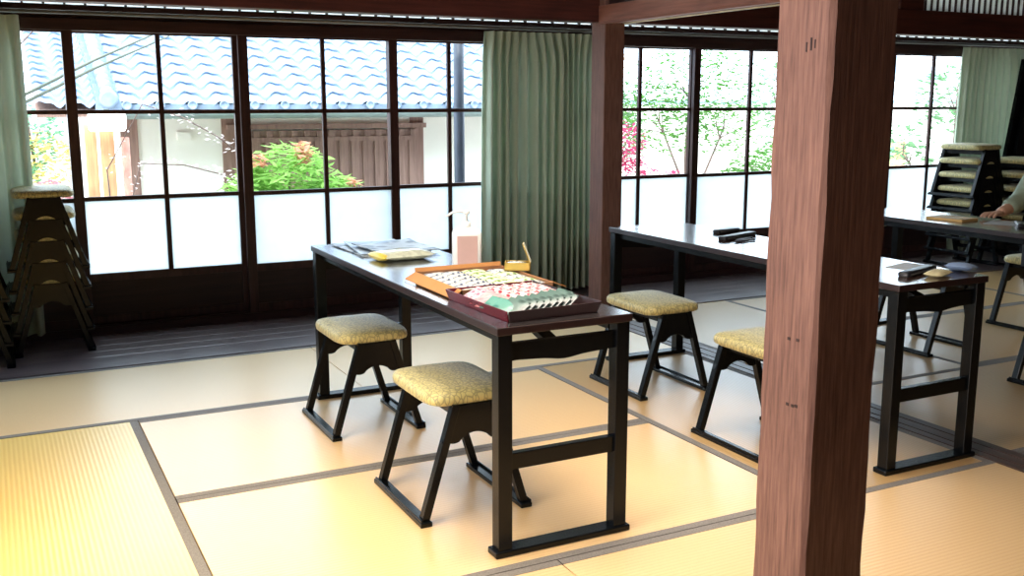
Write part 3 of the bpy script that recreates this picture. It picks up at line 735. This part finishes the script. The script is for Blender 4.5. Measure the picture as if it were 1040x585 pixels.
g.prism(gp+gp2, 'x', .95, 5.75); g.build('gutter', M['gutter'], H)
w = MB(); w.box(1.02, 5.6, .0, .12, 0, EZ+.16); w.build('plaster_wall', M['plaster'], H)
for x in (1.10, 1.96, 3.78): MB().box(x-.07, x+.07, -.02, .02, 0, EZ+.1).build('wall_post', M['extwood'], H)
lp = MB(); lp.box(2.0, 3.76, -.04, -.005, .2, 1.50); x = 2.03
lp.box(1.93, 3.86, -.075, -.01, 1.515, 1.56)
while x < 3.74:
    lp.box(x, x+.085, -.055, -.03, .2, 1.40); lp.box(x+.02, x+.075, -.055, -.03, 1.44, 1.50); x += .118
lp.build('lattice_panel', M['extwood'], H)
MB().box(2.0, 3.76, -.062, -.03, 1.395, 1.44).build('lattice_rail', M['extwood'], H)
MB().box(1.50, 1.62, -.03, .0, 1.43, 1.50).build('wall_vent', M['plaster'], H)
MB().box(5.48, 5.60, .12, 4.5, 0, EZ+.3).build('plaster_wall', M['plaster'], H)
# downpipe near the window
e = thing('downpipe', 'dark grey round downpipe standing just outside the window left of the middle curtain', 'pipe', (3.13, 7.0, GZ))
MB().tube([(0, 0, 0), (0, 0, 2.7)], .040, 16).build('pipe', M['pipe'], e); MB().lathe([(.045, .9), (.045, .94)], 16).build('bracket', M['pipe'], e)
# orange boards + pole
for i, (x, w_, c) in enumerate(((.685, .085, 'orangewood'), (.80, .10, 'orangewood'))):
    e = MB().box(-w_/2, w_/2, -.015, .015, 0, 1.60-.03*i).build('fence_board', M[c], None, (x, 8.3, GZ), .004)
    tag(e, ['left board of the two orange wooden boards outside the left window', 'right board of the two orange wooden boards outside the left window'][i], 'board', 'orange boards outside')
tag(MB().tube([(0, 0, 0), (0, 0, 1.5)], .030, 12).build('garden_pole', plain('pinkish_pole', srgb(196, 140, 122), .7, var=.2, scale=20), None, (.93, 8.3, GZ)), 'pinkish wooden pole right of the orange boards outside', 'pole')
e = thing('glare_stand_in', 'white glowing stand-in for a glare above the orange boards outside', 'glare', (.80, 8.2, 1.175))  # glowing cylinder added for a white glare, probably a reflection in the glass
MB().lathe([(.06, -.13), (.075, -.12), (.075, .12), (.06, .13)], 16, Matrix.Rotation(PI/2, 4, 'Y')).build('glare_body', plain('glare_white', (1, 1, 1), .4, var=0, emit=3), e)
MB().box(-.02, .02, -.02, .1, .06, .09).build('bracket', M['gutter'], e)  # bracket made up along with the glowing cylinder

def leaf_cloud(mb, pts, size, r, elong=1.0, flat=False):
    for p in pts:
        a = r.uniform(0, 2*PI); t = r.uniform(-.9, .9); s_ = size*r.uniform(.6, 1.3)
        u = Vector((math.cos(a), math.sin(a), t*.6)).normalized(); v = u.cross(Vector((r.uniform(-1, 1), r.uniform(-1, 1), 1))).normalized()
        p = Vector(p); L_ = u*s_*elong; W_ = v*s_*.42
        mb.add([p-L_*.5, p-L_*.05+W_*.5, p+L_*.5, p-L_*.05-W_*.5], [(0, 1, 2, 3)])
def blob_pts(c, rad, n, r, shell=.5):
    out = []
    while len(out) < n:
        p = Vector((r.uniform(-1, 1), r.uniform(-1, 1), r.uniform(-1, 1))); l = p.length
        if l > 1 or (l < shell and r.random() < .7): continue
        out.append(Vector(c)+Vector((p.x*rad[0], p.y*rad[1], p.z*rad[2])))
    return out
def tree(name, label, cat, loc, blobs, leaf, size, n, seed, trunk_r=.03, group=None, elong=1.3, extra=None):
    r = random.Random(seed); e = thing(name, label, cat, loc, 0, group)
    t = MB()
    for (c, rad) in blobs:
        c = Vector(c); mid = Vector((c.x*.35+r.uniform(-.05, .05), c.y*.35, c.z*.5))
        t.tube([(0, 0, 0), mid, c, c+Vector((0, 0, rad[2]*.6))], [trunk_r, trunk_r*.7, trunk_r*.4, trunk_r*.15], 6)
        for k in range(5):
            q = blob_pts(c, rad, 1, r)[0]; t.tube([c*.8+mid*.2, (c+q)/2+Vector((0, 0, .04)), q], [trunk_r*.35, trunk_r*.2, trunk_r*.08], 5)
    t.build('branches', M['bark'], e)
    m = MB(); tot = sum(a[0]*a[2] for _, a in blobs)
    for (c, rad) in blobs: leaf_cloud(m, blob_pts(c, rad, int(n*rad[0]*rad[2]/tot), r), size, r, elong)
    m.build('foliage', M[leaf], e)
    if extra:
        m = MB()
        for (c, rad, nn) in extra[1]: leaf_cloud(m, blob_pts(c, rad, nn, r), size, r, elong)
        m.build('tinted_leaves', M[extra[0]], e)
    return e
# shrub in front of the lattice
tree('garden_shrub', 'bright green bushy shrub with narrow leaves and reddish tips in front of the lattice panel', 'shrub', (2.18, 8.3, GZ),
     [((0, 0, 1.0), (.46, .35, .44)), ((-.3, 0, .85), (.3, .3, .40)), ((.36, 0, .82), (.32, .3, .36)), ((.55, 0, .80), (.22, .2, .2)), ((0, 0, .4), (.5, .35, .4))], 'leaf_green', .075, 5200, 11, .02, None, 1.9,
     ('leaf_rust', [((.08, -.15, 1.36), (.07, .1, .10), 60), ((-.28, -.1, 1.30), (.06, .1, .06), 26), ((.5, -.1, 1.10), (.05, .1, .04), 14)]))
tree('garden_tree', 'green and yellow leafy tree outside the left window, top of the autumn foliage', 'tree', (.46, 10.9, GZ), [((-.1, 0, 1.45), (.34, .3, .30)), ((-.25, 0, 1.15), (.3, .3, .3))], 'leaf_teal', .07, 900, 12, .03, None, 1.3, ('leaf_yellow', [((.0, -.2, 1.2), (.34, .3, .30), 520)]))
tree('maple_shrub', 'pink and red autumn shrub low outside the left window', 'shrub', (.35, 9.7, GZ), [((0, 0, .75), (.36, .3, .34)), ((.1, 0, .95), (.2, .2, .16))], 'leaf_red', .07, 900, 13, .02, None, 1.2, ('leaf_orange', [((-.1, -.2, .9), (.3, .2, .2), 240)]))
# thin branch with pale leaves
def pale_branch(name, label, loc, paths, seed, n=24):
    r = random.Random(seed); e = thing(name, label, 'branch', loc)
    t = MB(); m = MB()
    for path in paths:
        t.tube(path, [.008]+[.005]*(len(path)-2)+[.002], 5)
        for i in range(len(path)-1):
            a, b = Vector(path[i]), Vector(path[i+1])
            if i == 0: continue
            for k in range(n):
                p = a.lerp(b, r.random())+Vector((r.uniform(-.05, .05), r.uniform(-.08, .08), r.uniform(-.05, .045))); leaf_cloud(m, [p], .034, r, 1.1)
    t.build('twig', M['bark'], e); m.build('pale_leaves', M['leaf_white'], e)
pale_branch('leafy_branch', 'thin tree branches with whitish leaves crossing in front of the plaster wall', (.62, 7.6, GZ),
    [[(.15, 0, 0), (.20, .0, .9), (.32, 0, 1.34), (.62, 0, 1.32), (.90, 0, 1.24), (1.0, 0, 1.18)], [(.15, 0, 0), (.1, 0, 1.3), (.36, 0, 1.75), (.62, 0, 1.66), (.86, 0, 1.52), (1.04, 0, 1.38)], [(.15, 0, 0), (.18, 0, .9), (.27, 0, 1.08), (.42, 0, 1.03)]], 21, 26)
e = thing('bare_tree', 'leaning tree stem with two long pale bare branches crossing the roof view', 'tree', (.05, 7.8, GZ))
MB().tube([(0, 0, 0), (.02, 0, .9), (.12, 0, 1.70), (.17, 0, 1.80)], [.035, .03, .02, .014], 8).build('trunk', M['bark'], e)
for i, (a, b) in enumerate((((.17, 0, 1.80), (1.15, 0, 2.28)), ((.13, 0, 1.73), (1.17, 0, 2.23)), ((.02, -.1, 1.93), (.37, -.1, 2.33)))):
    a = Vector(a); b = Vector(b)
    MB().tube([a, (a+b)/2+Vector((0, 0, .015)), b], [.012, .010, .006] if i < 2 else [.007, .006, .005], 8).build('branch', M['bamboo'] if i < 2 else M['bark'], e)
MB().tube([(.12, 0, 1.70), (.06, -.05, 1.85), (.02, -.1, 1.93)], [.012, .009, .007], 8).build('branch', M['bark'], e)
# garden on the right
garden = [
 ('garden_tree', 'tall pale green tree in the middle of the right garden view', (8.6, 11.5, GZ), [((0, 0, 2.0), (.9, .5, .7)), ((-.5, 0, 1.5), (.7, .5, .5)), ((.6, 0, 1.4), (.6, .5, .4))], 'leaf_deep', .075, 3200, 31),
 ('azalea_shrub', 'pink flowering shrub just right of the far post, seen outside', (6.6, 10.0, GZ), [((-.1, 0, 1.25), (.36, .35, .30)), ((-.1, 0, .85), (.45, .35, .35)), ((.5, 0, .75), (.5, .3, .25))], 'leaf_deep_pink', .07, 1500, 32),
 ('garden_shrub', 'yellow-green shrub low in the right garden view beside the large post', (8.7, 9.8, GZ), [((0, 0, .85), (.8, .5, .40)), ((.9, 0, .8), (.4, .4, .35))], 'leaf_deep', .075, 3200, 33),
 ('garden_tree', 'pale small tree at the left of the right garden view', (8.3, 13.2, GZ), [((0, 0, 1.75), (.6, .5, .6)), ((.2, 0, 1.2), (.6, .4, .45))], 'leaf_deep_pale', .075, 3200, 34),
 ('garden_tree', 'pale green tree partly behind the large foreground post', (11.1, 12.6, GZ), [((0, 0, 1.9), (.8, .5, .6)), ((.3, 0, 1.2), (.6, .5, .5))], 'leaf_deep_pale', .10, 1000, 35),
 ('maple_tree', 'orange leaved tree high at the far post, seen outside', (7.7, 12.3, GZ), [((-.15, 0, 2.35), (.5, .4, .26))], 'leaf_orange', .09, 500, 36),
 ('garden_tree', 'pale orange and green tree outside the window by the right curtain', (11.2, 9.3, GZ), [((0, 0, 1.8), (.7, .5, .45)), ((-.9, 0, 1.1), (.5, .4, .4))], 'leaf_deep_pale', .10, 800, 37),
 ('garden_shrub', 'small teal green shrub outside the window beside the right curtain', (9.35, 8.9, GZ), [((0, 0, 1.15), (.30, .3, .28)), ((0, 0, .8), (.2, .2, .3))], 'leaf_teal', .06, 420, 38)]
for (nm, lb, loc, bl, lf, sz, n, sd) in garden: tree(nm, lb, 'shrub' if 'shrub' in nm else 'tree', loc, bl, lf, sz, n, sd, .03, 'trees and shrubs of the right garden')
e = thing('garden_wall', 'pale garden wall behind the trees of the right garden', 'wall', (12, 17.5, GZ))
MB().box(-12.0, 14, 0, .2, 0, 1.7).build('wall_panel', M['plaster'], e); MB().box(-12, 14, -.08, .28, 1.7, 1.78).build('wall_cap', M['clay'], e)
# small orange wooden gate house at right
e = thing('garden_house', 'pale orange wooden garden house outside the window by the right curtain', 'house', (13.6, 14.2, GZ))
for x in (-.55, .12, .75): MB().box(x-.05, x+.05, -.05, .05, 0, 2.2).build('post', M['orangewood'], e)
MB().box(-.6, 2.2, -.03, .03, .75, .85).build('rail', M['orangewood'], e)
MB().box(.12, 2.2, .0, .03, 0, 1.0).build('board_wall', M['orangewood'], e)
MB().prism([(-1.0, 2.2), (.8, 2.7), (2.6, 2.2), (2.6, 2.14), (-1.0, 2.14)], 'y', -.5, .5).build('roof', M['clay'], e)

# ------------------------------------------------------------------ light
w = bpy.data.worlds.new('sky'); S.world = w; w.use_nodes = True
bg = w.node_tree.nodes['Background']; bg.inputs[0].default_value = (.70, .85, 1.0, 1); bg.inputs[1].default_value = 6.5
def light(name, typ, loc, rot, energy, color=(1,1,1), **kw):
    d = bpy.data.lights.new(name, typ); d.energy = energy; d.color = color
    for k, v in kw.items(): setattr(d, k, v)
    o = bpy.data.objects.new(name, d); COL.objects.link(o); o.location = loc; o.rotation_euler = rot; return o
light('sun', 'SUN', (0, 0, 10), (math.radians(38), 0, math.radians(-35)), 3.0, (1, .95, .86), angle=math.radians(1.5))
for i, (x0, x1) in enumerate(((-1.5, 3.1), (3.7, 8.4))):
    p = light('window_portal', 'AREA', ((x0+x1)/2, 6.33, 1.03), (math.radians(-90), 0, 0), 1, shape='RECTANGLE', size=x1-x0, size_y=1.35)
    p.data.cycles.is_portal = True
light('ceiling_fill', 'AREA', (-.1, 2.75, 2.5), (0, 0, 0), 29, (1, .82, .54), shape='RECTANGLE', size=1.6, size_y=1.6, spread=math.radians(80))  # unseen warm area light added overhead to brighten the near mats
light('ceiling_fill', 'AREA', (1.7, 2.75, 2.5), (0, 0, 0), 28, (1, .88, .76), shape='RECTANGLE', size=1.4, size_y=1.6, spread=math.radians(80))  # second added warm fill, no fixture modelled
light('ceiling_fill', 'AREA', (6.2, 2.6, 2.5), (0, 0, 0), 8, (1, .86, .66), shape='RECTANGLE', size=1.6, size_y=1.6, spread=math.radians(90))  # unseen fill added for the right-hand room
light('ceiling_fill', 'AREA', (1.5, 4.75, 2.5), (0, 0, 0), 12, (.55, .74, 1), shape='RECTANGLE', size=5.0, size_y=.9, spread=math.radians(50))  # cool fill added to whiten the far mats
light('side_fill', 'AREA', (-2.0, 1.7, 1.5), (0, math.radians(-90), 0), 74, (1, .93, .90), shape='RECTANGLE', size=1.6, size_y=1.8, spread=math.radians(105))  # added area light standing for an unseen source at left

# ------------------------------------------------------------------ camera
cd = bpy.data.cameras.new('camera'); cam = bpy.data.objects.new('camera', cd); COL.objects.link(cam)
cd.sensor_width = 36; cd.lens = 1033/1040*36; cd.clip_start = .05; cd.clip_end = 200
cam.location = (0, 0, 1.325); cam.rotation_euler = (math.radians(90-10.44), 0, math.radians(-27.03))
S.camera = cam
S.view_settings.view_transform = 'Standard'; S.view_settings.look = 'None'; S.view_settings.exposure = 0.0
S.cycles.use_denoising = True
